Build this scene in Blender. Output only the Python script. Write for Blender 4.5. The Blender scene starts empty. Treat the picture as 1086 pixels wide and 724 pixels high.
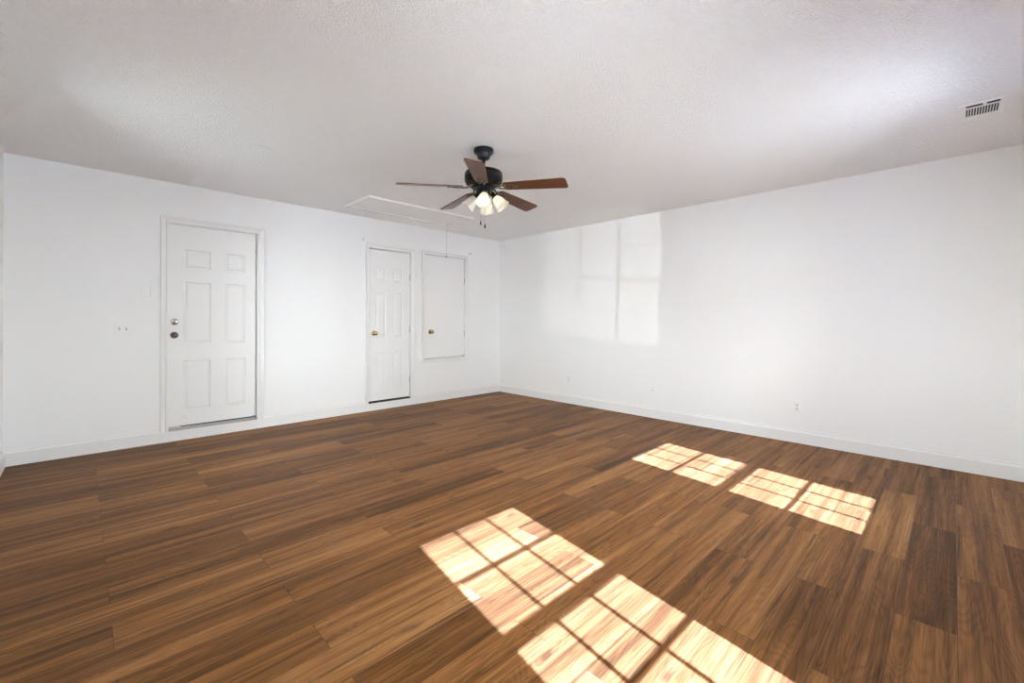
import bpy, bmesh, math, random
from mathutils import Vector, Matrix

C = bpy.context.scene.collection
scene = bpy.context.scene
PI = math.pi

# ------------------------------------------------------------------ camera
F_PX, Y0, ROLL, YAW = 462.1478, 339.618, 0.003718, 0.790519
CAM = Vector((-4.84606, -5.18608, 1.15248))
cd = bpy.data.cameras.new('camera')
cam = bpy.data.objects.new('camera', cd)
C.objects.link(cam)
cd.sensor_fit = 'HORIZONTAL'
cd.sensor_width = 36.0
cd.lens = F_PX / 1086 * 36.0
cd.shift_y = -(362 - Y0) / 1086
cd.clip_start = 0.02
fw = Vector((math.cos(YAW), math.sin(YAW), 0))
rt = Vector((math.sin(YAW), -math.cos(YAW), 0))
up = Vector((0, 0, 1))
cr = math.cos(ROLL) * rt + math.sin(ROLL) * up
cu = math.cos(ROLL) * up - math.sin(ROLL) * rt
M = Matrix.Identity(4)
for i in range(3):
    M[i][0], M[i][1], M[i][2], M[i][3] = cr[i], cu[i], -fw[i], CAM[i]
cam.matrix_world = M
scene.camera = cam

# ------------------------------------------------------------------ exposure, sky, sun
vs = scene.view_settings
vs.view_transform = 'Standard'
vs.look = 'None'
vs.gamma = 1.0
vs.use_curve_mapping = False
vs.exposure = 0.36
scene.cycles.use_light_tree = False
scene.cycles.max_bounces = 20
scene.cycles.diffuse_bounces = 16

SKY_COL, SKY_STR = (0.92, 0.965, 0.99), 25.0
SUN_COL, SUN_STR = (0.83, 1.15, 2.35), 37.0
SUN_DIR = Vector((0.172, 1.0, -0.851))

w = bpy.data.worlds.new('sky')
scene.world = w
w.use_nodes = True
bg = w.node_tree.nodes['Background']
bg.inputs['Color'].default_value = (*SKY_COL, 1)
bg.inputs['Strength'].default_value = SKY_STR


def lamp(name, kind, energy, color):
    d = bpy.data.lights.new(name, kind)
    d.energy = energy
    d.color = color
    o = bpy.data.objects.new(name, d)
    C.objects.link(o)
    return o


sun = lamp('sun', 'SUN', SUN_STR, SUN_COL)
sun.data.angle = math.radians(0.53)
sun.rotation_euler = SUN_DIR.to_track_quat('-Z', 'Y').to_euler()

# low sun glint thrown back by a windscreen parked outside, through the second window
GL = Vector((-10.4, -25.6, -0.69))
glint = lamp('sun_glint', 'SPOT', 8000.0, (1.0, 0.99, 0.96))
glint.location = GL
glint.data.shadow_soft_size = 0.07
glint.data.spot_size = math.radians(9)
glint.data.spot_blend = 0.3
glint.rotation_euler = (Vector((-1.64, -5.65, 1.37)) - GL).to_track_quat('-Z', 'Y').to_euler()

# room dimensions
H = 2.44
XW, YS = -5.275, -5.60          # west wall face, south (window) wall face
WT = 0.12
WINS = [(-4.024, -3.357), (-1.975, -1.308)]      # glass extents in x
WZ0, WZ1 = 0.660, 2.030                          # glass extents in z
GY = -5.65                                       # glass plane

GW = 0.667                                       # glass width
FILL_WINS = [-1.75, -4.85]                           # centres of the fill windows added along the left wall

for px, py, rz in [((a + b) / 2, YS - WT - 0.01, 0) for a, b in WINS] + [(XW - WT - 0.01, yc, -PI / 2) for yc in FILL_WINS]:
    p = lamp('window_portal', 'AREA', 1.0, (1, 1, 1))
    p.data.shape = 'RECTANGLE'
    p.data.size = GW + 0.1
    p.data.size_y = WZ1 - WZ0 + 0.1
    p.location = (px, py, (WZ0 + WZ1) / 2)
    p.rotation_euler = (PI / 2, 0, rz)
    p.data.cycles.is_portal = True


# ------------------------------------------------------------------ materials
class NT:
    def __init__(self, name):
        self.m = bpy.data.materials.new(name)
        self.m.use_nodes = True
        self.t = self.m.node_tree
        self.b = self.t.nodes['Principled BSDF']

    def n(self, typ, **kw):
        x = self.t.nodes.new(typ)
        for k, v in kw.items():
            setattr(x, k, v)
        return x

    def put(self, sock, v):
        if isinstance(v, (int, float)):
            sock.default_value = v
        elif isinstance(v, tuple):
            sock.default_value = v if len(v) == len(sock.default_value) else (*v, 1)
        else:
            self.t.links.new(v, sock)

    def math(self, op, a, b=None, c=None):
        x = self.n('ShaderNodeMath', operation=op)
        for i, v in enumerate((a, b, c)):
            if v is not None:
                self.put(x.inputs[i], v)
        return x.outputs[0]

    def comb(self, x, y, z=0.0):
        n = self.n('ShaderNodeCombineXYZ')
        for i, v in enumerate((x, y, z)):
            self.put(n.inputs[i], v)
        return n.outputs[0]

    def pos(self):
        tc = self.n('ShaderNodeTexCoord')
        s = self.n('ShaderNodeSeparateXYZ')
        self.t.links.new(tc.outputs['Object'], s.inputs[0])
        return s.outputs[0], s.outputs[1], s.outputs[2], tc.outputs['Object']

    def noise(self, vec, scale, detail=2.0, rough=0.5, dist=0.0):
        n = self.n('ShaderNodeTexNoise')
        self.put(n.inputs['Vector'], vec)
        n.inputs['Scale'].default_value = scale
        n.inputs['Detail'].default_value = detail
        n.inputs['Roughness'].default_value = rough
        n.inputs['Distortion'].default_value = dist
        return n.outputs['Fac']

    def ramp(self, fac, stops):
        r = self.n('ShaderNodeValToRGB')
        e = r.color_ramp.elements
        while len(e) < len(stops):
            e.new(0.5)
        for el, (p, c) in zip(e, stops):
            el.position = p
            el.color = (*c, 1)
        self.put(r.inputs[0], fac)
        return r.outputs[0]

    def mix(self, fac, a, b, mode='MIX'):
        n = self.n('ShaderNodeMix', data_type='RGBA', blend_type=mode)
        self.put(n.inputs[0], fac)
        self.put(n.inputs[6], a)
        self.put(n.inputs[7], b)
        return n.outputs[2]

    def bump(self, h, strength, dist):
        b = self.n('ShaderNodeBump')
        b.inputs['Strength'].default_value = strength
        b.inputs['Distance'].default_value = dist
        self.put(b.inputs['Height'], h)
        self.put(self.b.inputs['Normal'], b.outputs[0])

    def setp(self, **kw):
        for k, v in kw.items():
            self.put(self.b.inputs[k.replace('_', ' ')], v)


def simple(name, col, rough=0.5, metal=0.0, spec=0.5, var=0.04, scale=30.0):
    k = NT(name)
    x, y, z, o = k.pos()
    f = k.noise(o, scale, 3)
    c = k.mix(f, tuple(v * (1 - var) for v in col), tuple(min(1, v * (1 + var)) for v in col))
    k.setp(Base_Color=c, Roughness=rough, Metallic=metal)
    k.b.inputs['Specular IOR Level'].default_value = spec
    return k.m


def paint(name, col, rough, bscale, bstr, bdist, detail=3.0):
    k = NT(name)
    x, y, z, o = k.pos()
    f = k.noise(o, 1.3, 2)
    c = k.mix(f, tuple(v * 0.985 for v in col), col)
    k.setp(Base_Color=c, Roughness=rough)
    k.b.inputs['Specular IOR Level'].default_value = 0.3
    k.bump(k.noise(o, bscale, detail, 0.6), bstr, bdist)
    return k.m


M_WALL = paint('wall_paint', (0.872, 0.878, 0.88), 0.6, 220.0, 0.12, 0.002)
M_TRIM = paint('trim_paint', (0.83, 0.83, 0.825), 0.42, 60.0, 0.03, 0.001)
M_DOOR = paint('door_paint', (0.85, 0.85, 0.845), 0.42, 70.0, 0.05, 0.001)


def ceiling_mat():
    k = NT('ceiling_texture')
    x, y, z, o = k.pos()
    v = k.n('ShaderNodeTexVoronoi')
    k.put(v.inputs['Vector'], o)
    v.inputs['Scale'].default_value = 95.0
    blob = k.math('SUBTRACT', 0.62, v.outputs['Distance'])
    blob = k.math('MAXIMUM', blob, 0.0)
    n = k.noise(o, 110.0, 3, 0.6)
    h = k.math('ADD', k.math('MULTIPLY', blob, 0.9), k.math('MULTIPLY', n, 0.8))
    f = k.noise(o, 0.8, 2)
    k.setp(Base_Color=k.mix(f, (0.928, 0.933, 0.935), (0.942, 0.947, 0.949)), Roughness=0.85)
    k.b.inputs['Specular IOR Level'].default_value = 0.1
    k.bump(h, 1.0, 0.010)
    return k.m


M_CEIL = ceiling_mat()


def floor_mat():
    k = NT('plank_floor')
    X, Y, Z, o = k.pos()
    PW, PL = 0.172, 1.105
    rv = k.math('DIVIDE', k.math('SUBTRACT', -3.483, Y), PW)
    row = k.math('FLOOR', rv)
    fv = k.math('FRACT', rv)
    par = k.math('FRACT', k.math('MULTIPLY', row, 0.5))       # 0 or .5
    off = k.math('ADD', -4.22, k.math('MULTIPLY', par, -1.08))
    ru = k.math('DIVIDE', k.math('SUBTRACT', X, off), PL)
    col = k.math('FLOOR', ru)
    fu = k.math('FRACT', ru)
    wn = k.n('ShaderNodeTexWhiteNoise', noise_dimensions='2D')
    k.put(wn.inputs['Vector'], k.comb(row, col))
    rnd = wn.outputs['Value']
    wn2 = k.n('ShaderNodeTexWhiteNoise', noise_dimensions='2D')
    k.put(wn2.inputs['Vector'], k.comb(k.math('ADD', row, 37.3), k.math('ADD', col, 11.7)))
    rnd2 = wn2.outputs['Value']
    lx = k.math('ADD', X, k.math('MULTIPLY', rnd, 31.0))
    ly = k.math('ADD', Y, k.math('MULTIPLY', rnd2, 17.0))
    # knots: sparse stretched voronoi
    vo = k.n('ShaderNodeTexVoronoi')
    k.put(vo.inputs['Vector'], k.comb(k.math('MULTIPLY', lx, 2.4), k.math('MULTIPLY', ly, 8.0)))
    vo.inputs['Scale'].default_value = 1.0
    sepc = k.n('ShaderNodeSeparateColor')
    k.t.links.new(vo.outputs['Color'], sepc.inputs[0])
    has = k.math('GREATER_THAN', sepc.outputs[0], 0.42)
    kd = vo.outputs['Distance']
    wob = k.noise(k.comb(k.math('MULTIPLY', lx, 14.0), k.math('MULTIPLY', ly, 50.0)), 1.0, 3)
    kdw = k.math('ADD', kd, k.math('MULTIPLY', k.math('SUBTRACT', wob, 0.5), 0.24))
    knot = k.math('MULTIPLY', has, k.math('SUBTRACT', 1.0, k.math('SMOOTH_MIN', k.math('DIVIDE', k.math('MAXIMUM', kdw, 0.0), 0.17), 1.0, 0.25)))
    knot = k.math('MAXIMUM', knot, 0.0)
    pull = k.math('MULTIPLY', has, k.math('MAXIMUM', k.math('SUBTRACT', 0.42, kd), 0.0))
    # cathedral rings: contour lines of a stretched noise field bent round the knots
    field = k.noise(k.comb(k.math('MULTIPLY', lx, 0.85), k.math('MULTIPLY', ly, 7.5)), 1.0, 2.0, 0.45)
    field = k.math('ADD', field, k.math('MULTIPLY', pull, 0.55))
    rings = k.math('SINE', k.math('MULTIPLY', field, 150.0))
    rings = k.math('MULTIPLY', k.math('ADD', rings, 1.0), 0.5)
    rings = k.math('POWER', rings, 2.2)
    # straight pores
    fine = k.noise(k.comb(k.math('MULTIPLY', lx, 3.2), k.math('MULTIPLY', ly, 180.0)), 1.0, 4, 0.65)
    mid = k.noise(k.comb(k.math('MULTIPLY', lx, 0.75), k.math('MULTIPLY', ly, 26.0)), 1.0, 4, 0.62, 0.12)
    broad = k.noise(k.comb(k.math('MULTIPLY', lx, 0.5), k.math('MULTIPLY', ly, 8.0)), 1.0, 2)
    t = k.math('MULTIPLY', k.math('SUBTRACT', rnd, 0.5), 0.26)
    t = k.math('ADD', t, k.math('MULTIPLY', k.math('SUBTRACT', mid, 0.5), 0.95))
    t = k.math('ADD', t, k.math('MULTIPLY', k.math('SUBTRACT', broad, 0.5), 0.75))
    t = k.math('ADD', t, k.math('MULTIPLY', k.math('SUBTRACT', fine, 0.5), 0.75))
    t = k.math('SUBTRACT', t, k.math('MULTIPLY', rings, 0.085))
    t = k.math('ADD', k.math('MULTIPLY', t, 1.22), 0.50)
    base = k.ramp(t, [(0.0, (0.045, 0.018, 0.006)), (0.30, (0.115, 0.046, 0.0135)), (0.52, (0.200, 0.085, 0.025)),
                      (0.75, (0.28, 0.130, 0.043)), (1.0, (0.38, 0.195, 0.075))])
    base = k.mix(k.math('MULTIPLY', knot, 0.85), base, (0.035, 0.016, 0.008))
    # dark mineral streaks running with the grain
    stn = k.noise(k.comb(k.math('MULTIPLY', lx, 0.9), k.math('MULTIPLY', ly, 34.0)), 1.0, 3, 0.55, 0.2)
    mr = k.n('ShaderNodeMapRange', interpolation_type='SMOOTHSTEP')
    k.put(mr.inputs[0], stn)
    mr.inputs[1].default_value = 0.57
    mr.inputs[2].default_value = 0.73
    base = k.mix(k.math('MULTIPLY', mr.outputs[0], 0.78), base, (0.040, 0.017, 0.006))
    # bevelled seams
    sv = k.math('LESS_THAN', k.math('MINIMUM', fv, k.math('SUBTRACT', 1.0, fv)), 0.0065)
    su = k.math('LESS_THAN', k.math('MINIMUM', fu, k.math('SUBTRACT', 1.0, fu)), 0.0013)
    seam = k.math('MAXIMUM', sv, su)
    base = k.mix(k.math('MULTIPLY', seam, 0.6), base, (0.045, 0.022, 0.010))
    k.setp(Base_Color=base, Roughness=k.math('ADD', 0.36, k.math('MULTIPLY', fine, 0.16)))
    k.b.inputs['Specular IOR Level'].default_value = 0.08
    hgt = k.math('SUBTRACT', k.math('MULTIPLY', fine, 0.35), seam)
    k.bump(hgt, 0.22, 0.0015)
    return k.m


M_FLOOR = floor_mat()


def blade_mat():
    k = NT('blade_walnut')
    X, Y, Z, o = k.pos()
    g = k.noise(k.comb(k.math('MULTIPLY', X, 5.0), k.math('MULTIPLY', Y, 90.0), Z), 1.0, 4, 0.6)
    b = k.noise(k.comb(k.math('MULTIPLY', X, 2.0), k.math('MULTIPLY', Y, 14.0), Z), 1.0, 3)
    t = k.math('ADD', k.math('MULTIPLY', g, 0.6), k.math('MULTIPLY', b, 0.5))
    k.setp(Base_Color=k.ramp(t, [(0.2, (0.034, 0.010, 0.004)), (0.52, (0.098, 0.029, 0.010)), (0.85, (0.19, 0.064, 0.023))]), Roughness=0.3)
    k.b.inputs['Specular IOR Level'].default_value = 0.25
    return k.m


M_BLADE = blade_mat()
M_BLACK = simple('fan_dark_bronze', (0.005, 0.005, 0.0055), 0.33, 0.0, 0.2, 0.2)
M_ANTIQUE = simple('antique_iron', (0.15, 0.115, 0.08), 0.3, 0.85, 0.5, 0.5, 160.0)
M_PEWTER = simple('pewter', (0.16, 0.15, 0.14), 0.28, 1.0)
M_CHROME = simple('satin_chrome', (0.68, 0.67, 0.65), 0.14, 1.0)
M_BRASS = simple('polished_brass', (0.47, 0.35, 0.15), 0.22, 1.0)
M_ALU = simple('aluminium', (0.50, 0.50, 0.48), 0.4, 0.9, var=0.3, scale=50.0)
M_HINGE = simple('painted_hinge', (0.40, 0.40, 0.39), 0.4, 0.6)
M_PLASTIC = simple('white_plastic', (0.86, 0.86, 0.85), 0.32)
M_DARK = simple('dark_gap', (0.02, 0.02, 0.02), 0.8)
M_SLOT = simple('slot_grey', (0.20, 0.20, 0.19), 0.6)
M_REG = simple('register_white', (0.84, 0.84, 0.835), 0.4)
M_CORD = simple('cotton_cord', (0.62, 0.61, 0.58), 0.8)
M_CHAIN = simple('bead_chain', (0.5, 0.47, 0.42), 0.3, 1.0)
M_VINYL = simple('window_vinyl', (0.84, 0.84, 0.83), 0.4)
M_GROUND = simple('driveway', (0.56, 0.55, 0.53), 0.9, var=0.2, scale=3.0)
M_ADDED_GROUND = simple('added_grass', (0.19, 0.185, 0.14), 0.9, var=0.3, scale=9.0)
M_BLOCKER_TOP = simple('blocker_shingle', (0.09, 0.085, 0.08), 0.9, var=0.3, scale=8.0)
M_BLOCKER = simple('blocker_siding', (0.38, 0.38, 0.365), 0.7)


def glass_mat():
    k = NT('window_glass')
    t = k.t
    out = t.nodes['Material Output']
    tr = k.n('ShaderNodeBsdfTransparent')
    tr.inputs[0].default_value = (0.97, 0.985, 0.98, 1)
    gl = k.n('ShaderNodeBsdfGlossy')
    gl.inputs['Roughness'].default_value = 0.02
    fr = k.n('ShaderNodeFresnel')
    fr.inputs['IOR'].default_value = 1.3
    mx = k.n('ShaderNodeMixShader')
    t.links.new(fr.outputs[0], mx.inputs[0])
    t.links.new(tr.outputs[0], mx.inputs[1])
    t.links.new(gl.outputs[0], mx.inputs[2])
    t.links.new(mx.outputs[0], out.inputs['Surface'])
    t.nodes.remove(k.b)
    return k.m


M_GLASS = glass_mat()


def shade_mat():
    k = NT('frosted_shade')
    t = k.t
    out = t.nodes['Material Output']
    tl = k.n('ShaderNodeBsdfTranslucent')
    tl.inputs[0].default_value = (0.94, 0.92, 0.86, 1)
    df = k.n('ShaderNodeBsdfDiffuse')
    df.inputs[0].default_value = (0.9, 0.9, 0.88, 1)
    gl = k.n('ShaderNodeBsdfGlossy')
    gl.inputs['Roughness'].default_value = 0.2
    m1 = k.n('ShaderNodeMixShader')
    m1.inputs[0].default_value = 0.5
    t.links.new(tl.outputs[0], m1.inputs[1])
    t.links.new(df.outputs[0], m1.inputs[2])
    m2 = k.n('ShaderNodeMixShader')
    m2.inputs[0].default_value = 0.06
    t.links.new(m1.outputs[0], m2.inputs[1])
    t.links.new(gl.outputs[0], m2.inputs[2])
    t.links.new(m2.outputs[0], out.inputs['Surface'])
    t.nodes.remove(k.b)
    return k.m


M_SHADE = shade_mat()


def bulb_mat(strength):
    k = NT('lit_bulb')
    k.setp(Base_Color=(0.9, 0.88, 0.8), Roughness=0.4)
    k.b.inputs['Emission Color'].default_value = (1.0, 0.82, 0.52, 1)
    k.b.inputs['Emission Strength'].default_value = strength
    return k.m


M_BULB_ON = bulb_mat(5.0)
M_BULB_OFF = simple('unlit_bulb', (0.85, 0.85, 0.83), 0.3)


# ------------------------------------------------------------------ mesh helpers
def obj(name, bm, mat, parent=None, smooth=False, loc=None):
    bmesh.ops.recalc_face_normals(bm, faces=bm.faces[:])
    me = bpy.data.meshes.new(name)
    bm.to_mesh(me)
    bm.free()
    me.materials.append(mat)
    if smooth:
        for p in me.polygons:
            p.use_smooth = True
        try:
            me.set_sharp_from_angle(angle=math.radians(38))
        except Exception:
            pass
    o = bpy.data.objects.new(name, me)
    C.objects.link(o)
    if parent:
        o.parent = parent
    if loc:
        o.location = loc
    return o


def tag(o, label, cat, group=None, kind=None):
    o['label'] = label
    o['category'] = cat
    if group:
        o['group'] = group
    if kind:
        o['kind'] = kind
    return o


def thing(name, label, cat, loc, group=None, kind=None):
    o = bpy.data.objects.new(name, None)
    o.empty_display_size = 0.05
    C.objects.link(o)
    o.location = loc
    return tag(o, label, cat, group, kind)


def dup(o, parent):
    c = o.copy()
    C.objects.link(c)
    c.parent = parent
    return c


def box(bm, x0, x1, y0, y1, z0, z1, bevel=0.0, seg=2):
    vs_ = [bm.verts.new(v) for v in ((x0, y0, z0), (x1, y0, z0), (x1, y1, z0), (x0, y1, z0),
                                     (x0, y0, z1), (x1, y0, z1), (x1, y1, z1), (x0, y1, z1))]
    fs = [bm.faces.new([vs_[i] for i in f]) for f in ((0, 3, 2, 1), (4, 5, 6, 7), (0, 1, 5, 4), (1, 2, 6, 5), (2, 3, 7, 6), (3, 0, 4, 7))]
    if bevel:
        es = list({e for f in fs for e in f.edges})
        bmesh.ops.bevel(bm, geom=es, offset=bevel, segments=seg, affect='EDGES', profile=0.5)
    return bm


def BOX(*a, **k):
    return box(bmesh.new(), *a, **k)


def lathe(bm, prof, mat=Matrix.Identity(4), seg=40, cap0=True, cap1=True):
    rings = []
    for r, z in prof:
        rings.append([bm.verts.new(mat @ Vector((r * math.cos(2 * PI * i / seg), r * math.sin(2 * PI * i / seg), z))) for i in range(seg)])
    for a, b in zip(rings, rings[1:]):
        for i in range(seg):
            j = (i + 1) % seg
            bm.faces.new((a[i], a[j], b[j], b[i]))
    if cap0:
        bm.faces.new(rings[0][::-1])
    if cap1:
        bm.faces.new(rings[-1])
    return bm


def tube(bm, pts, r, seg=10):
    pts = [Vector(p) for p in pts]
    rs = r if isinstance(r, (list, tuple)) else [r] * len(pts)
    rings = []
    prev = None
    for i, p in enumerate(pts):
        d = (pts[min(i + 1, len(pts) - 1)] - pts[max(i - 1, 0)]).normalized()
        if prev is None:
            a = d.cross(Vector((0, 0, 1)))
            if a.length < 1e-3:
                a = d.cross(Vector((1, 0, 0)))
        else:
            a = prev - d * prev.dot(d)
        a.normalize()
        prev = a
        b = d.cross(a)
        rings.append([bm.verts.new(p + (a * math.cos(2 * PI * k / seg) + b * math.sin(2 * PI * k / seg)) * rs[i]) for k in range(seg)])
    for a, b in zip(rings, rings[1:]):
        for i in range(seg):
            j = (i + 1) % seg
            bm.faces.new((a[i], a[j], b[j], b[i]))
    bm.faces.new(rings[0][::-1])
    bm.faces.new(rings[-1])
    return bm


def prism(bm, prof, axis, a0, a1):
    """extrude a closed profile [(p,q)] along an axis; prof in the two remaining axes"""
    def P(p, q, s):
        return Vector((s, p, q)) if axis == 'x' else Vector((p, s, q))
    A = [bm.verts.new(P(p, q, a0)) for p, q in prof]
    B = [bm.verts.new(P(p, q, a1)) for p, q in prof]
    n = len(prof)
    for i in range(n):
        j = (i + 1) % n
        bm.faces.new((A[i], A[j], B[j], B[i]))
    bm.faces.new(A[::-1])
    bm.faces.new(B)
    return bm


def holed(bm, us, zs, holes, f, d0, d1):
    """slab with rectangular holes. f(u, z, d) -> point."""
    us = sorted(set(us + [h[0] for h in holes] + [h[1] for h in holes]))
    zs = sorted(set(zs + [h[2] for h in holes] + [h[3] for h in holes]))
    nu, nz = len(us) - 1, len(zs) - 1

    def solid(i, j):
        if i < 0 or j < 0 or i >= nu or j >= nz:
            return False
        cu_, cz = (us[i] + us[i + 1]) / 2, (zs[j] + zs[j + 1]) / 2
        return not any(h[0] < cu_ < h[1] and h[2] < cz < h[3] for h in holes)
    vc = {}

    def V(i, j, d):
        key = (i, j, d)
        if key not in vc:
            vc[key] = bm.verts.new(f(us[i], zs[j], d))
        return vc[key]
    for i in range(nu):
        for j in range(nz):
            if not solid(i, j):
                continue
            for d in (d0, d1):
                bm.faces.new((V(i, j, d), V(i + 1, j, d), V(i + 1, j + 1, d), V(i, j + 1, d)))
            for (di, dj, a, b) in ((-1, 0, (i, j), (i, j + 1)), (1, 0, (i + 1, j), (i + 1, j + 1)), (0, -1, (i, j), (i + 1, j)), (0, 1, (i, j + 1), (i + 1, j + 1))):
                if not solid(i + di, j + dj):
                    bm.faces.new((V(*a, d0), V(*b, d0), V(*b, d1), V(*a, d1)))
    return bm


def u_frame(bm, x0, x1, z0, z1, prof, closed=False):
    """mitred casing round an opening in the y=0 wall; prof = [(outward offset, -y depth)] closed loop"""
    corners = [(x0, z0, -1, 0), (x0, z1, -1, 1), (x1, z1, 1, 1), (x1, z0, 1, 0)]
    rings = []
    for cx, cz, sx, sz in corners:
        rings.append([bm.verts.new((cx + sx * o, -d, cz + sz * o)) for o, d in prof])
    n = len(prof)
    for a, b in zip(rings, rings[1:]):
        for i in range(n):
            j = (i + 1) % n
            bm.faces.new((a[i], a[j], b[j], b[i]))
    bm.faces.new(rings[0][::-1])
    bm.faces.new(rings[-1])
    return bm


# ------------------------------------------------------------------ room shell
# door openings in the north wall: (x0, x1, z0, z1)
D1 = (-4.262, -3.508, 0.0, 2.062)
D2 = (-2.262, -1.655, 0.0, 2.064)
D3 = (-1.436, -0.722, 0.602, 2.076)

bm = BOX(XW - WT, WT, YS - WT, 0.17, -0.12, 0.0)
tag(obj('floor', bm, M_FLOOR), 'brown wood-look plank floor with two sunlit window patches', 'floor', kind='structure')
bm = BOX(XW - WT, WT, YS - WT, 0.17, H, H + 0.1)
tag(obj('ceiling', bm, M_CEIL), 'white textured ceiling with ceiling fan', 'ceiling', kind='structure')

bm = bmesh.new()
holed(bm, [XW - WT, WT], [0.0, H], [D1, D2, D3], lambda u, z, d: (u, d, z), 0.0, 0.07)
box(bm, XW - WT, WT, 0.07, 0.17, 0.0, H)
tag(obj('wall_north', bm, M_WALL), 'white wall on the left with three white doors', 'wall', kind='structure')
bm = BOX(0.0, WT, YS - WT, 0.0, 0.0, H)
tag(obj('wall_east', bm, M_WALL), 'long white wall on the right with faint window glint', 'wall', kind='structure')
FR = 0.055
bm = bmesh.new()
holed(bm, [YS - WT, 0.0], [0.0, H], [(yc - GW / 2 - FR, yc + GW / 2 + FR, WZ0 - FR, WZ1 + FR) for yc in FILL_WINS], lambda u, z, d: (d, u, z), XW - WT, XW)
tag(obj('wall_west', bm, M_WALL), 'white wall at the left edge of the photo', 'wall', kind='structure')
bm = bmesh.new()
holed(bm, [XW, 0.0], [0.0, H], [(a - FR, b + FR, WZ0 - FR, WZ1 + FR) for a, b in WINS], lambda u, z, d: (u, d, z), YS, YS - WT)
tag(obj('wall_south', bm, M_WALL), 'white wall behind the camera with two sash windows', 'wall', kind='structure')

bm = BOX(-60, 60, -80, 60, -1.25, -1.05)
tag(obj('ground', bm, M_GROUND), 'grey driveway outside the windows', 'ground', kind='structure')

bm = BOX(-60, XW - WT - 0.01, -4.0, 60, -1.05, -1.03)  # added darker ground cover, cuts light bounced up onto the ceiling
tag(obj('added_ground', bm, M_ADDED_GROUND), 'unseen dark grass added outside the left wall to cut bounce light', 'added_ground', kind='structure')
# unseen gabled block added outside to cut sky light on the right wall
ng = thing('sky_blocker', 'unseen gabled block added outside to cut sky light', 'light_blocker', (-11, -14, -1.05), kind='structure')
obj('sky_blocker_wall', BOX(-4.0, 4.0, -3.0, 3.0, 0.0, 3.9), M_BLOCKER, ng)
bm = bmesh.new()
prism(bm, [(-3.4, 3.75), (3.4, 3.75), (3.4, 3.95), (0.0, 5.9), (-3.4, 3.95)], 'x', -4.35, 4.35)
obj('sky_blocker_top', bm, M_BLOCKER_TOP, ng)

# baseboards
BP = [(0.0, 0.0), (0.016, 0.0), (0.016, 0.098), (0.0145, 0.102), (0.006, 0.114), (0.005, 0.127), (0.0, 0.1275)]
LOWP = [(0.0, 0.0), (0.014, 0.0), (0.014, 0.099), (0.0, 0.100)]


def base(name, axis, a0, a1, at, sgn, label, prof=BP):
    b = bmesh.new()
    prism(b, [(at + sgn * d, z) for d, z in prof], axis, a0, a1)
    return tag(obj(name, b, M_TRIM), label, 'baseboard', kind='structure')


base('baseboard_north', 'x', XW, -4.318, 0.0, -1, 'white baseboard left of the wide entry door')
base('baseboard_north_middle', 'x', -3.452, -2.314, 0.0, -1, 'white baseboard between the two tall doors')
base('baseboard_north_right', 'x', -1.602, -0.014, 0.0, -1, 'white baseboard below the small wall hatch door')
base('baseboard_east', 'y', YS, 0.0, 0.0, -1, 'white baseboard along the long right wall')
base('baseboard_west', 'y', YS, -0.014, XW, 1, 'white baseboard along the left edge wall')
base('baseboard_south', 'x', XW + 0.014, -0.014, YS, 1, 'white baseboard under the windows behind the camera')
base('trim_1', 'x', -4.322, -3.448, 0.0, -1, 'white board under the threshold of the wide entry door', [(0, 0), (0.018, 0.0), (0.018, 0.094), (0, 0.095)])
base('trim_2', 'x', -2.314, -1.602, 0.0, -1, 'white board under the narrow closet door', LOWP)

CASE = [(0.0, 0.0), (0.0, 0.011), (0.012, 0.015), (0.019, 0.009), (0.040, 0.018), (0.049, 0.023), (0.054, 0.021), (0.054, 0.0)]


def casing_prof(wd, inset=0.0, th=1.0):
    return [(o / 0.054 * wd - inset, d * th) for o, d in CASE]


def panel_leaf(x0, x1, z0, z1, y, panels, th=0.036):
    """six-panel leaf; front face at y, facing -y"""
    bm = bmesh.new()
    us = sorted({x0, x1} | {p[0] for p in panels} | {p[1] for p in panels})
    zs = sorted({z0, z1} | {p[2] for p in panels} | {p[3] for p in panels})
    vc = {}

    def V(u, z, d=0.0):
        k = (round(u, 5), round(z, 5), round(d, 5))
        if k not in vc:
            vc[k] = bm.verts.new((u, y + d, z))
        return vc[k]
    for i in range(len(us) - 1):
        for j in range(len(zs) - 1):
            cu_, cz = (us[i] + us[i + 1]) / 2, (zs[j] + zs[j + 1]) / 2
            if any(p[0] < cu_ < p[1] and p[2] < cz < p[3] for p in panels):
                continue
            bm.faces.new((V(us[i], zs[j]), V(us[i + 1], zs[j]), V(us[i + 1], zs[j + 1]), V(us[i], zs[j + 1])))
    for a, b, c, d in panels:
        a, b, c, d = a, b, c, d
        steps = [(0.0, 0.0), (0.002, 0.005), (0.010, 0.011), (0.016, 0.011), (0.032, 0.003)]
        rings = [[V(a + s, c + s, q), V(b - s, c + s, q), V(b - s, d - s, q), V(a + s, d - s, q)] for s, q in steps]
        for r0, r1 in zip(rings, rings[1:]):
            for i in range(4):
                j = (i + 1) % 4
                bm.faces.new((r0[i], r0[j], r1[j], r1[i]))
        bm.faces.new(rings[-1])
    # sides and back, split at the same grid so it stays closed
    def strip(pts):
        for (u0_, z0_), (u1_, z1_) in zip(pts, pts[1:]):
            bm.faces.new((V(u0_, z0_), V(u1_, z1_), V(u1_, z1_, th), V(u0_, z0_, th)))
    strip([(u, z0) for u in us])
    strip([(u, z1) for u in us])
    strip([(x0, z) for z in zs])
    strip([(x1, z) for z in zs])
    bm.faces.new([V(u, z0, th) for u in us] + [V(x1, z, th) for z in zs[1:]] + [V(u, z1, th) for u in us[-2::-1]] + [V(x0, z, th) for z in zs[-2:0:-1]])
    return bm


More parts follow.
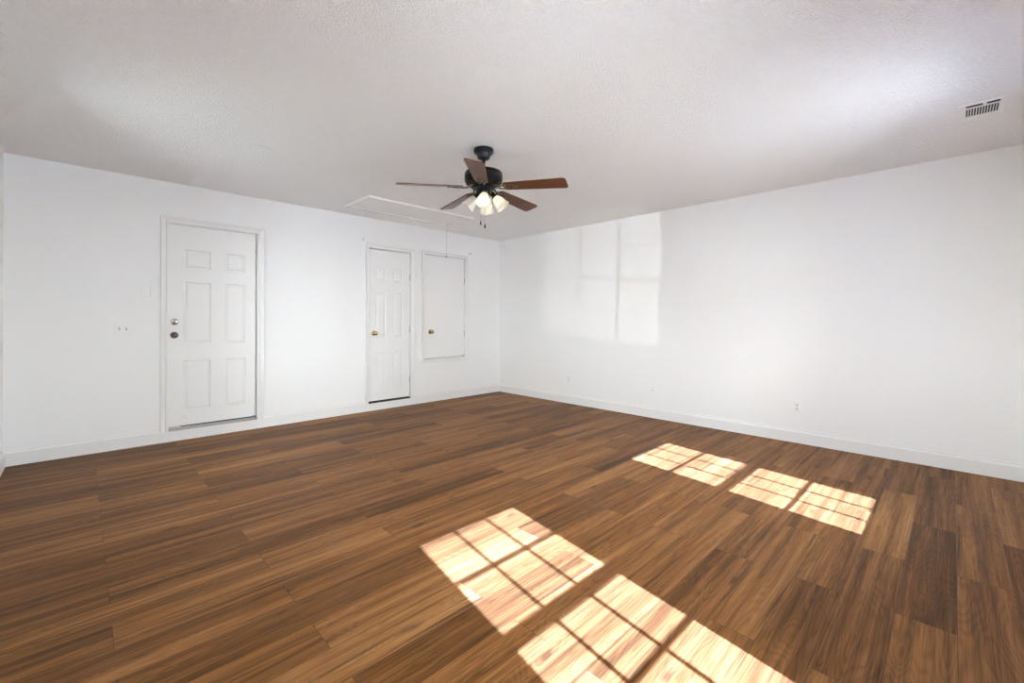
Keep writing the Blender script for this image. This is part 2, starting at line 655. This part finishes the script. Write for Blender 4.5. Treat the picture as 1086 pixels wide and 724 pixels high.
def six(xa, xb, rows):
    return [(x[0], x[1], r[0], r[1]) for x in (xa, xb) for r in rows]


FACE_ROOM = Matrix.Rotation(PI / 2, 4, 'X')      # lathe axis +z -> -y (into the room)


def at(x, y, z):
    return Matrix.Translation((x, y, z)) @ FACE_ROOM


KNOB = [(0.001, 0.0), (0.030, 0.0), (0.031, 0.004), (0.026, 0.008), (0.013, 0.011), (0.011, 0.026), (0.017, 0.032), (0.025, 0.040), (0.0275, 0.049),
        (0.0255, 0.058), (0.018, 0.064), (0.008, 0.0665), (0.0005, 0.067)]


def hinge_bm(x, y, z0, z1):
    b = bmesh.new()
    lathe(b, [(0.005, z0), (0.005, z1)], Matrix.Translation((x, y, 0)), 10)
    for k in range(1, 4):
        z = z0 + (z1 - z0) * k / 4
        lathe(b, [(0.0054, z - 0.001), (0.0054, z + 0.001)], Matrix.Translation((x, y, 0)), 10)
    lathe(b, [(0.0035, z1), (0.0055, z1 + 0.003), (0.001, z1 + 0.007)], Matrix.Translation((x, y, 0)), 10)
    return b


# ---- door 1: wide entry door, leaf set back behind its casing
d1 = thing('door_1', 'wide white six-panel entry door with dark knob and deadbolt', 'door', (-3.885, 0, 0), kind='structure')
LOC1 = Vector((-3.885, 0, 0))


def part(name, b, mat, parent, smooth=False, shift=None):
    if shift is not None:
        bmesh.ops.translate(b, verts=b.verts[:], vec=-shift)
    return obj(name, b, mat, parent, smooth)


LY = 0.032
LX0, LX1 = -4.255, -3.524
rows1 = [(0.268, 0.752), (0.914, 1.512), (1.640, 1.825)]
leaf = part('door_leaf', panel_leaf(LX0, LX1, 0.128, 2.056, LY, six((-4.139, -3.921), (-3.799, -3.615), rows1)), M_DOOR, d1, False, LOC1)
for (hx, hz) in ((-4.152, 0.196), (-4.128, 0.213), (-4.118, 0.190), (-4.143, 0.222)):
    hb = lathe(bmesh.new(), [(0.003, 0), (0.003, 0.0012)], at(hx, LY + 0.0006, hz), 8)
    part('screw_hole', hb, M_SLOT, d1, False, LOC1)
b = bmesh.new()
u_frame(b, D1[0], D1[1], 0.094, D1[3], casing_prof(0.058))
cas = part('door_casing', b, M_TRIM, d1, False, LOC1)
# jamb lining with stop
b = bmesh.new()
box(b, D1[0] - 0.001, D1[0] + 0.004, -0.009, 0.068, 0.094, D1[3])
box(b, D1[1] - 0.006, D1[1] + 0.001, -0.009, 0.068, 0.094, D1[3])
box(b, D1[0] + 0.004, D1[1] - 0.006, -0.009, 0.068, D1[3] - 0.004, D1[3] + 0.001)
part('door_jamb', b, M_TRIM, d1, False, LOC1)
b = bmesh.new()
prism(b, [(-0.022, 0.095), (-0.022, 0.101), (0.0, 0.112), (0.012, 0.114), (0.016, 0.120), (0.026, 0.120), (0.030, 0.113), (0.066, 0.112), (0.066, 0.095)], 'x', D1[0] + 0.005, D1[1] - 0.007)
th = part('threshold', b, M_ALU, d1, False, LOC1)
b = BOX(D1[0] + 0.006, D1[1] - 0.008, LY + 0.002, LY + 0.030, 0.1135, 0.1275)
part('sweep_gap_strip', b, M_DARK, d1, False, LOC1)
# dark corner pads where threshold meets jamb
b = BOX(D1[1] - 0.040, D1[1] - 0.008, 0.010, LY - 0.001, 0.119, 0.133)
part('corner_pad', b, M_SLOT, d1, False, LOC1)
b = BOX(D1[0] + 0.006, D1[0] + 0.10, 0.008, LY - 0.001, 0.1205, 0.131, bevel=0.003)
part('corner_pad', b, M_ALU, d1, False, LOC1)
b = lathe(bmesh.new(), KNOB, at(-4.212, LY, 1.000), 32)
part('knob', b, M_PEWTER, d1, True, LOC1)['label'] = 'dark pewter knob'
b = lathe(bmesh.new(), [(0.001, 0), (0.029, 0.0), (0.031, 0.003), (0.029, 0.010), (0.022, 0.014), (0.0005, 0.014)], at(-4.210, LY, 1.128), 32)
db = part('deadbolt', b, M_CHROME, d1, True, LOC1)
db['label'] = 'chrome deadbolt thumb turn'
b = bmesh.new()
box(b, -0.006, 0.006, -0.012, 0.0, -0.020, 0.020, bevel=0.004)
bmesh.ops.transform(b, matrix=Matrix.Translation(Vector((-4.210, LY - 0.0135, 1.128)) - LOC1) @ Matrix.Rotation(math.radians(40), 4, 'Y'), verts=b.verts[:])
obj('thumb_turn', b, M_PEWTER, db, True)

# ---- door 2: narrow closet door
LOC2 = Vector((-1.958, 0, 0))
d2 = thing('door_2', 'narrow white six-panel closet door with brass knob', 'door', LOC2, kind='structure')
rows2 = [(0.228, 0.742), (0.930, 1.520), (1.660, 1.845)]
part('door_leaf', panel_leaf(-2.256, -1.662, 0.117, 2.054, 0.012, six((-2.157, -2.016), (-1.910, -1.768), rows2)), M_DOOR, d2, False, LOC2)
b = bmesh.new()
u_frame(b, D2[0], D2[1], 0.094, D2[3], casing_prof(0.052))
part('door_casing', b, M_TRIM, d2, False, LOC2)
b = BOX(D2[0] + 0.001, D2[1] - 0.001, -0.0145, 0.060, 0.094, 0.1005)  # dark strip painted as shade in the gap under the leaf
part('threshold', b, M_DARK, d2, False, LOC2)['label'] = 'dark strip painted as the shaded gap under the door'
b = BOX(D2[0] + 0.004, D2[1] - 0.004, 0.020, 0.045, 0.1005, 0.1168)  # second dark strip, fills the same gap with painted shade
part('sweep_gap_strip', b, M_DARK, d2, False, LOC2)
b = lathe(bmesh.new(), KNOB, at(-2.185, 0.010, 0.984), 32)
part('knob', b, M_BRASS, d2, True, LOC2)['label'] = 'brass knob'
for z in (0.300, 0.985, 1.690):
    part('hinge', hinge_bm(-1.6598, 0.0075, z, z + 0.085), M_HINGE, d2, True, LOC2)

# ---- door 3: flat hatch door at window height with a sill
LOC3 = Vector((-1.079, 0, 0))
d3 = thing('door_3', 'flat white cupboard hatch door set high above a small sill', 'door', LOC3, kind='structure')
b = BOX(-1.431, -0.728, 0.004, 0.024, 0.624, 2.070, bevel=0.0015, seg=1)
for v in b.verts:                         # the slab has sagged: a wedge gap opens under its hinge side
    if v.co.z < 1.0:
        v.co.z += 0.012 * (v.co.x + 1.431) / 0.7 - 0.006
part('door_leaf', b, M_DOOR, d3, False, LOC3)
b = bmesh.new()
u_frame(b, D3[0], D3[1], 0.606, D3[3], casing_prof(0.050))
part('door_casing', b, M_TRIM, d3, False, LOC3)
b = BOX(-1.515, -0.640, -0.045, 0.060, 0.590, 0.606, bevel=0.003)
part('sill', b, M_TRIM, d3, False, LOC3)
b = BOX(-1.488, -0.668, -0.014, 0.0, 0.548, 0.590, bevel=0.002)
part('apron', b, M_TRIM, d3, False, LOC3)
b = lathe(bmesh.new(), KNOB, at(-1.334, 0.004, 0.988), 32)
part('knob', b, M_BRASS, d3, True, LOC3)['label'] = 'brass knob'
for z in (0.905, 1.700):
    part('hinge', hinge_bm(-0.7245, 0.002, z, z + 0.085), M_HINGE, d3, True, LOC3)


# ------------------------------------------------------------------ windows behind the camera, added fill windows beside it
def window(name, loc, rot, label):
    """six-over-six sash window; local x along the wall, local +y into the room, wall face at y = 0"""
    t = thing(name, label, 'window', loc, kind='structure')
    t.rotation_euler = (0, 0, rot)
    g0, g1 = -GW / 2, GW / 2
    gy = GY - YS
    ox0, ox1, oz0, oz1 = g0 - FR, g1 + FR, WZ0 - FR, WZ1 + FR
    zm0, zm1 = 1.310, 1.362
    F = lambda u, z, d: (u, d, z)
    b = bmesh.new()
    holed(b, [ox0, ox1], [oz0, oz1], [(ox0 + 0.018, ox1 - 0.018, oz0 + 0.018, oz1 - 0.018)], F, -0.004, -WT + 0.01)
    obj('window_frame', b, M_VINYL, t)
    for zb, zt, y0, y1 in ((zm1, WZ1, gy - 0.022, gy + 0.004), (WZ0, zm0, gy + 0.006, gy + 0.032)):
        up_ = zb == zm1
        b = bmesh.new()
        holed(b, [g0 - 0.036, g1 + 0.036], [zb - (0.045 if up_ else 0.036), zt + (0.036 if up_ else 0.045)], [(g0, g1, zb, zt)], F, y0, y1)
        s = obj('sash', b, M_VINYL, t)
        ym = (y0 + y1) / 2
        mw = 0.0095
        cw, rh = GW / 3, (zt - zb) / 2
        holes = [(g0 + i * cw + (mw if i else 0.0), g0 + (i + 1) * cw - (mw if i < 2 else 0.0), zb + j * rh + (mw if j else 0.0), zb + (j + 1) * rh - (mw if j < 1 else 0.0))
                 for i in range(3) for j in range(2)]
        b = bmesh.new()
        holed(b, [g0, g1], [zb, zt], holes, F, ym - 0.0055, ym + 0.0055)
        obj('muntin_grid', b, M_VINYL, s)
        obj('glass', BOX(g0 - 0.01, g1 + 0.01, ym - 0.002, ym + 0.002, zb - 0.01, zt + 0.01), M_GLASS, s)
    obj('sill', BOX(ox0 - 0.06, ox1 + 0.06, -0.02, 0.045, oz0 - 0.02, oz0, bevel=0.003), M_TRIM, t)
    b = bmesh.new()
    u_frame(b, ox0, ox1, oz0, oz1, [(o, -d) for o, d in casing_prof(0.055)])
    obj('window_casing', b, M_TRIM, t)
    obj('apron', BOX(ox0 - 0.03, ox1 + 0.03, 0.0, 0.012, oz0 - 0.075, oz0 - 0.02), M_TRIM, t)


window('window_1', ((WINS[0][0] + WINS[0][1]) / 2, YS, 0), 0, 'white six-over-six sash window behind the camera, nearer the left wall')
window('window_2', ((WINS[1][0] + WINS[1][1]) / 2, YS, 0), 0, 'white six-over-six sash window behind the camera, nearer the right wall')
for i, yc in enumerate(FILL_WINS):  # unseen side windows, added for soft fill light
    window('window_%d' % (i + 3), (XW, yc, 0), -PI / 2, 'unseen sash window added for fill light in the left wall, ' + ('ahead of' if i == 0 else 'right beside') + ' the camera')
bm = BOX(XW - WT - 1.9, XW - WT - 0.004, -7.6, 0.4, 2.50, 2.62)  # added slab, blocks direct sun at the fill windows
tag(obj('sun_blocker', bm, M_BLOCKER), 'unseen overhang slab added to keep sun off the left wall windows', 'sun_shade', kind='structure')

# ------------------------------------------------------------------ ceiling fan
FX, FY = -2.689, -2.696
fan = thing('ceiling_fan', 'dark bronze five-blade ceiling fan with frosted glass lights', 'ceiling fan', (FX, FY, H))
# all parts in fan-local coordinates: z = 0 at the ceiling
b = lathe(bmesh.new(), [(0.010, 0.002), (0.072, 0.002), (0.0755, -0.006), (0.0755, -0.020), (0.070, -0.030), (0.056, -0.036), (0.051, -0.048), (0.047, -0.066), (0.036, -0.076), (0.016, -0.080), (0.010, -0.080)], seg=48)
obj('canopy', b, M_BLACK, fan, True)
b = lathe(bmesh.new(), [(0.001, -0.078), (0.013, -0.078), (0.013, -0.150), (0.024, -0.152), (0.026, -0.168), (0.001, -0.168)], seg=24)
obj('downrod', b, M_BLACK, fan, True)
b = lathe(bmesh.new(), [(0.020, -0.160), (0.070, -0.162), (0.118, -0.168), (0.134, -0.174), (0.141, -0.184), (0.143, -0.196), (0.140, -0.200), (0.143, -0.204), (0.143, -0.232),
                        (0.140, -0.236), (0.142, -0.241), (0.136, -0.252), (0.118, -0.266), (0.098, -0.278), (0.072, -0.284), (0.020, -0.284)], seg=56)
hs = obj('motor_housing', b, M_BLACK, fan, True)
# cooling slots round the lower bowl
for i in range(20):
    a = 2 * PI * i / 20
    r0, r1 = 0.134, 0.106
    c, s = math.cos(a), math.sin(a)
    b = tube(bmesh.new(), [(r0 * c, r0 * s, -0.2545), (r1 * c, r1 * s, -0.2745)], 0.0045, 6)
    obj('vent_rib', b, M_BLACK, hs, True)
b = lathe(bmesh.new(), [(0.020, -0.283), (0.086, -0.283), (0.088, -0.290), (0.086, -0.298), (0.060, -0.300), (0.020, -0.300)], seg=40)
obj('flywheel', b, M_BLACK, fan, True)
b = lathe(bmesh.new(), [(0.010, -0.299), (0.046, -0.299), (0.052, -0.303), (0.054, -0.312), (0.054, -0.342), (0.050, -0.350), (0.040, -0.356), (0.034, -0.366), (0.026, -0.374), (0.012, -0.378), (0.008, -0.386), (0.001, -0.388)], seg=40)
obj('switch_housing', b, M_BLACK, fan, True)

# blades: built along local +x, pitched about x
BLADE_Z = 2.155 - H
DROOP = math.radians(2.8)
PITCH = math.radians(12.5)


def blade_mesh():
    b = bmesh.new()
    pts = []
    r0, r1 = 0.158, 0.640
    w0, w1 = 0.050, 0.066
    cr0, cr1 = 0.030, 0.024
    for k in range(9):
        a = PI + (PI / 2) * k / 8
        pts.append((r0 + cr0 + cr0 * math.cos(a), -w0 + cr0 + cr0 * math.sin(a)))
    for k in range(9):
        a = -PI / 2 + (PI / 2) * k / 8
        pts.append((r1 - cr1 + cr1 * math.cos(a), -w1 + cr1 + cr1 * math.sin(a)))
    for k in range(9):
        a = (PI / 2) * k / 8
        pts.append((r1 - cr1 + cr1 * math.cos(a), w1 - cr1 + cr1 * math.sin(a)))
    for k in range(9):
        a = PI / 2 + (PI / 2) * k / 8
        pts.append((r0 + cr0 + cr0 * math.cos(a), w0 - cr0 + cr0 * math.sin(a)))
    T = 0.0035
    lo = [b.verts.new((x, y, -T)) for x, y in pts]
    hi = [b.verts.new((x, y, T)) for x, y in pts]
    n = len(pts)
    for i in range(n):
        j = (i + 1) % n
        b.faces.new((lo[i], lo[j], hi[j], hi[i]))
    b.faces.new(lo[::-1])
    b.faces.new(hi)
    return b


def iron_mesh():
    """forged bracket: arm from the flywheel to an oval medallion under the blade root"""
    b = bmesh.new()
    Rx = Matrix.Rotation(-PITCH, 4, 'X')      # the arm end leaves the pitched frame: undo the pitch at the hub
    def hubpt(x, y, z):
        return Rx.inverted() @ Vector((x, y, z)) if False else Matrix.Rotation(PITCH, 4, 'X') @ Vector((x, y, z))
    for s in (-1, 1):
        p0 = hubpt(0.070, s * 0.014, 0.014)
        p1 = hubpt(0.100, s * 0.019, 0.008)
        tube(b, [p0, p1, Vector((0.128, s * 0.016, -0.006)), Vector((0.160, s * 0.020, -0.0085)), Vector((0.185, s * 0.033, -0.0085))], [0.008, 0.0075, 0.0065, 0.005, 0.004], 10)
    # oval ring
    ring = []
    for k in range(29):
        a = 2 * PI * k / 28
        ring.append((0.205 + 0.040 * math.cos(a), 0.035 * math.sin(a), -0.0075))
    tube(b, ring, 0.0042, 8)
    lathe(b, [(0.001, -0.0105), (0.008, -0.0105), (0.012, -0.008), (0.012, -0.0036), (0.001, -0.0036)], Matrix.Translation((0.205, 0, 0)), 20)
    tube(b, [(0.165, 0, -0.0065), (0.246, 0, -0.0065)], 0.003, 8)
    tube(b, [(0.246, 0, -0.006), (0.268, 0, -0.006), (0.276, 0, -0.006)], [0.005, 0.008, 0.003], 10)
    return b


def screw_mesh(x, y):
    return lathe(bmesh.new(), [(0.0005, -0.0155), (0.004, -0.0145), (0.005, -0.012), (0.005, -0.004), (0.001, -0.004)], Matrix.Translation((x, y, 0)), 12)


blade0 = obj('blade', blade_mesh(), M_BLADE, fan)
iron0 = obj('blade_iron', iron_mesh(), M_ANTIQUE, blade0, True)
screws0 = [obj('screw', screw_mesh(x, y), M_BRASS, blade0, True) for x, y in ((0.187, 0.030), (0.187, -0.030), (0.262, 0.0))]
PH = math.radians(-136.3)
for k in range(5):
    if k == 0:
        bl = blade0
    else:
        bl = dup(blade0, fan)
        dup(iron0, bl)
        for sc_ in screws0:
            dup(sc_, bl)
    a = PH + k * 2 * PI / 5
    bl.matrix_local = Matrix.Translation((0, 0, BLADE_Z)) @ Matrix.Rotation(a, 4, 'Z') @ Matrix.Rotation(DROOP, 4, 'Y') @ Matrix.Rotation(-PITCH, 4, 'X')

# light kit: four arms, sockets, frosted bell shades
TILT = math.radians(41)
for k, (az, lit) in enumerate(((-137, True), (-47, True), (43, True), (133, False))):
    A = Matrix.Rotation(math.radians(az), 4, 'Z')
    A = Matrix.Translation((0.010, -0.010, -0.006)) @ A
    S = A @ Matrix.Translation((0.062, 0, 2.098 - H)) @ Matrix.Rotation(-TILT, 4, 'Y') @ Matrix.Rotation(PI, 4, 'X')   # local +z runs down the shade axis
    b = bmesh.new()
    tube(b, [A @ Vector(v) for v in ((0.045, 0, -0.322), (0.058, 0, -0.321), (0.066, 0, -0.330))], [0.011, 0.010, 0.010], 12)
    lathe(b, [(0.001, -0.020), (0.016, -0.020), (0.019, -0.014), (0.019, 0.006), (0.025, 0.010), (0.026, 0.018), (0.023, 0.021), (0.001, 0.021)], S, 24)
    obj('lamp_socket', b, M_BLACK, fan, True)
    b = bmesh.new()
    outer = [(0.0225, 0.014), (0.026, 0.024), (0.034, 0.040), (0.0405, 0.058), (0.0435, 0.076), (0.046, 0.092), (0.051, 0.106), (0.056, 0.114)]
    inner = [(r - 0.0022, z) for r, z in outer]
    seg = 40
    prof = outer + [(0.0545, 0.1155)] + inner[::-1]
    rings = []
    for r, z in prof:
        ring = []
        for i in range(seg):
            ph_ = 2 * PI * i / seg
            flute = 1 + (0.035 * max(0, (z - 0.03) / 0.085)) * math.cos(10 * ph_)
            ring.append(b.verts.new(S @ Vector((r * flute * math.cos(ph_), r * flute * math.sin(ph_), z))))
        rings.append(ring)
    for r0_, r1_ in zip(rings, rings[1:]):
        for i in range(seg):
            j = (i + 1) % seg
            b.faces.new((r0_[i], r0_[j], r1_[j], r1_[i]))
    shd = obj('lamp_shade', b, M_SHADE, fan, True)
    shd['label'] = 'lit frosted glass shade' if lit else 'unlit frosted glass shade'
    b = lathe(bmesh.new(), [(0.001, 0.020), (0.010, 0.022), (0.011, 0.032), (0.018, 0.048), (0.021, 0.060), (0.018, 0.073), (0.010, 0.080), (0.001, 0.082)], S, 20)
    obj('bulb', b, M_BULB_ON if lit else M_BULB_OFF, shd, True)

for (dx, dy, zb) in ((-0.016, 0.012, 1.872), (0.010, -0.006, 1.848)):
    b = bmesh.new()
    n = 46
    z0_, z1_ = 2.066 - H, zb + 0.03 - H
    for i in range(n):
        z = z0_ + (z1_ - z0_) * i / (n - 1)
        lathe(b, [(0.0004, z - 0.0021), (0.0015, z - 0.0012), (0.0015, z + 0.0012), (0.0004, z + 0.0021)], Matrix.Translation((dx, dy, 0)), 6)
    tube(b, [(dx, dy, z0_ + 0.01), (dx, dy, z1_)], 0.0007, 6)
    ch = obj('pull_chain', b, M_CHAIN, fan, True)
    zz = zb - H
    b = lathe(bmesh.new(), [(0.001, zz - 0.002), (0.005, zz), (0.0065, zz + 0.008), (0.005, zz + 0.020), (0.0035, zz + 0.026), (0.0045, zz + 0.029), (0.001, zz + 0.032)], Matrix.Translation((dx, dy, 0)), 14)
    obj('chain_fob', b, M_BLACK, ch, True)

# ------------------------------------------------------------------ attic hatch with pull cord
HX0, HX1, HY0, HY1 = -2.735, -1.335, -0.945, -0.372
hatch = thing('attic_hatch', 'white attic stair hatch in the ceiling above the doors', 'attic hatch', ((HX0 + HX1) / 2, (HY0 + HY1) / 2, H))
LH = Vector(((HX0 + HX1) / 2, (HY0 + HY1) / 2, H))
b = BOX(HX0 + 0.03, HX1 - 0.03, HY0 + 0.03, HY1 - 0.03, H - 0.008, H + 0.001)
part('hatch_panel', b, M_DOOR, hatch, False, LH)
b = bmesh.new()
tw = 0.040
# mitred trim with a rounded front edge
rings = []
for cx, cy, sx, sy in ((HX0, HY0, 1, 1), (HX1, HY0, -1, 1), (HX1, HY1, -1, -1), (HX0, HY1, 1, -1)):
    rings.append([b.verts.new((cx + sx * o, cy + sy * o, H - d)) for o, d in ((0, -0.001), (0, 0.016), (0.004, 0.020), (tw - 0.008, 0.020), (tw, 0.012), (tw, -0.001))])
for i in range(4):
    r0_, r1_ = rings[i], rings[(i + 1) % 4]
    for k in range(6):
        j = (k + 1) % 6
        b.faces.new((r0_[k], r0_[j], r1_[j], r1_[k]))
part('hatch_trim', b, M_TRIM, hatch, False, LH)
CX, CY = -1.39, -0.45
b = tube(bmesh.new(), [(CX, CY, H - 0.007), (CX + 0.001, CY, H - 0.15), (CX, CY, H - 0.30), (CX, CY, 2.012)], 0.0016, 8)
cord = part('pull_cord', b, M_CORD, hatch, True, LH)
b = lathe(bmesh.new(), [(0.001, 1.984), (0.006, 1.988), (0.0075, 1.998), (0.005, 2.010), (0.001, 2.014)], Matrix.Translation((CX, CY, 0)), 14)
part('cord_knob', b, M_SLOT, cord, True, LH)

# ------------------------------------------------------------------ ceiling register
VX0, VX1, VY0, VY1 = -1.119, -0.822, -5.410, -5.209
LV = Vector(((VX0 + VX1) / 2, (VY0 + VY1) / 2, H))
vent = thing('air_register', 'white louvred air register in the ceiling near the right wall', 'air vent', LV)
ix0, ix1, iy0, iy1 = -1.092, -0.895, -5.379, -5.240
b = bmesh.new()
holed(b, [VX0, VX1], [VY0, VY1], [(ix0, ix1, iy0, iy1)], lambda u, z, d: (u, z, H - d), -0.001, 0.0035)
part('register_frame', b, M_REG, vent, False, LV)
b = bmesh.new()
holed(b, [VX0 - 0.001, VX1 + 0.001], [VY0 - 0.001, VY1 + 0.001], [(VX0 + 0.006, VX1 - 0.006, VY0 + 0.006, VY1 - 0.006)], lambda u, z, d: (u, z, H - d), -0.001, 0.008)
part('register_rim', b, M_REG, vent, False, LV)
b = BOX(ix0 - 0.002, ix1 + 0.002, iy0 - 0.002, iy1 + 0.002, H - 0.0012, H + 0.001)  # dark sheet painted as the shade inside the duct, no hole cut
part('duct_shade', b, M_DARK, vent, False, LV)
b = bmesh.new()
n = 12
for i in range(n + 1):
    y = iy0 + (iy1 - iy0) * i / n
    f = [(y - 0.0020, H - 0.0040), (y + 0.0012, H - 0.0045), (y + 0.0025, H - 0.0015), (y - 0.0008, H - 0.0015)]
    prism(b, f, 'x', -1.050, ix1)
part('louvre', b, M_REG, vent, False, LV)
b = bmesh.new()
box(b, -1.056, -1.038, iy0, iy1, H - 0.0045, H - 0.0015)
box(b, ix0, -1.056, -5.326, -5.310, H - 0.0045, H - 0.0015)
part('damper_lever', b, M_REG, vent, False, LV)

# small blank cover on the ceiling
LPc = Vector((-3.885, -1.535, H))
b = BOX(-0.055, 0.055, -0.045, 0.045, -0.006, 0.001, bevel=0.0025)
cp = obj('ceiling_cover_plate', b, M_CEIL, None, False, LPc)
tag(cp, 'small painted-over blank cover plate on ceiling above entry door', 'cover plate')


# ------------------------------------------------------------------ wall plates
def plate_bm(wd, ht, th=0.0065):
    """rounded plate in local x (width) / z (height), back at y=0, front at -th"""
    return BOX(-wd / 2, wd / 2, -th, 0.0005, -ht / 2, ht / 2, bevel=0.0025)


def screw_head(t, mat, x, z, y=-0.0058):
    b = lathe(bmesh.new(), [(0.0005, 0.0), (0.003, 0.0), (0.003, 0.001), (0.0005, 0.0014)], Matrix.Translation((x, y, z)) @ FACE_ROOM, 10)
    obj('screw', b, mat, t)


# light switch, two toggles (north wall)
sw = thing('light_switch', 'white double toggle light switch left of the entry door', 'light switch', (-4.580, 0, 1.066))
obj('cover_plate', plate_bm(0.116, 0.108), M_PLASTIC, sw)
for sx in (-0.0235, 0.0235):
    b = BOX(sx - 0.005, sx + 0.005, -0.0068, -0.0058, -0.012, 0.012)  # grey patch painted as the shadow in the toggle slot
    slot = obj('toggle_slot', b, M_SLOT, sw)
    b = BOX(sx - 0.0035, sx + 0.0035, -0.016, -0.006, -0.001, 0.008, bevel=0.001)
    obj('toggle', b, M_PLASTIC, slot)
for sx in (-0.0235, 0.0235):
    for sz in (-0.030, 0.030):
        screw_head(sw, M_PLASTIC, sx, sz)

bl_ = thing('blank_wall_plate', 'white blank wall plate above the light switch beside the door', 'wall plate', (-4.428, 0, 1.418))
obj('cover_plate', plate_bm(0.074, 0.106), M_WALL, bl_)
screw_head(bl_, M_WALL, 0, -0.030)
screw_head(bl_, M_WALL, 0, 0.030)


def outlet(y, z, label):
    t = thing('wall_outlet', label, 'outlet', (0, y, z), group='outlets along the right wall')
    t.rotation_euler = (0, 0, -PI / 2)       # local -y faces -x, into the room
    obj('cover_plate', plate_bm(0.074, 0.114), M_PLASTIC, t)
    for sz in (-0.0195, 0.0195):
        b = bmesh.new()
        n_ = 20
        pts = []
        for i in range(n_):
            a = 2 * PI * i / n_
            pts.append((0.0165 * math.cos(a), max(-0.0125, min(0.0125, 0.0165 * math.sin(a)))))
        A_ = [b.verts.new((px, -0.0078, sz + pz)) for px, pz in pts]
        B_ = [b.verts.new((px, -0.0055, sz + pz)) for px, pz in pts]
        for i in range(n_):
            j = (i + 1) % n_
            if (A_[i].co - A_[j].co).length > 1e-6:
                b.faces.new((A_[i], A_[j], B_[j], B_[i]))
        b.faces.new(A_)
        rec = obj('receptacle', b, M_PLASTIC, t)
        obj('socket_slot', BOX(-0.0085, -0.0050, -0.0084, -0.0076, sz - 0.002, sz + 0.008), M_DARK, rec)
        obj('socket_slot', BOX(0.0050, 0.0085, -0.0084, -0.0076, sz - 0.002, sz + 0.008), M_DARK, rec)
        b = lathe(bmesh.new(), [(0.0035, 0.0), (0.0035, 0.0008)], Matrix.Translation((0, -0.0076, sz - 0.0075)) @ FACE_ROOM, 12)
        obj('earth_hole', b, M_DARK, rec)
    screw_head(t, M_CHROME, 0, 0)


outlet(-1.426, 0.338, 'white wall outlet farthest along right wall, nearest the room corner')
outlet(-4.150, 0.341, 'white wall outlet on right wall nearest the camera, above long sun patch')

jk = thing('cable_wall_plate', 'white cable wall plate midway along right wall between two outlets', 'wall plate', (0, -2.687, 0.333))
jk.rotation_euler = (0, 0, -PI / 2)
obj('cover_plate', plate_bm(0.074, 0.112), M_PLASTIC, jk)
b = lathe(bmesh.new(), [(0.001, 0.0), (0.006, 0.0), (0.006, 0.003), (0.0045, 0.003), (0.0045, 0.010), (0.001, 0.010)], Matrix.Translation((0, -0.0058, 0)) @ FACE_ROOM, 16)
obj('cable_jack', b, M_ALU, jk, True)
screw_head(jk, M_PLASTIC, 0, -0.042)
screw_head(jk, M_PLASTIC, 0, 0.042)


# ------------------------------------------------------------------ curtain rod brackets
def bracket(x, z, label, flip):
    t = thing('rod_bracket', label, 'bracket', (x, 0, z), group='curtain rod brackets above the doors')
    b = BOX(-0.006, 0.006, -0.003, 0.0005, -0.018, 0.016, bevel=0.001)
    obj('bracket_plate', b, M_REG, t)
    b = tube(bmesh.new(), [(0, -0.002, -0.004), (0, -0.030, -0.006), (flip * 0.002, -0.042, -0.008), (flip * 0.008, -0.048, -0.004), (flip * 0.010, -0.050, 0.008)], 0.0032, 8)
    obj('hook', b, M_HINGE, t, True)


bracket(-2.346, 2.160, 'small metal rod bracket at the upper left of the closet door', -1)
bracket(-0.639, 2.166, 'small metal rod bracket at the upper right of the hatch door', 1)
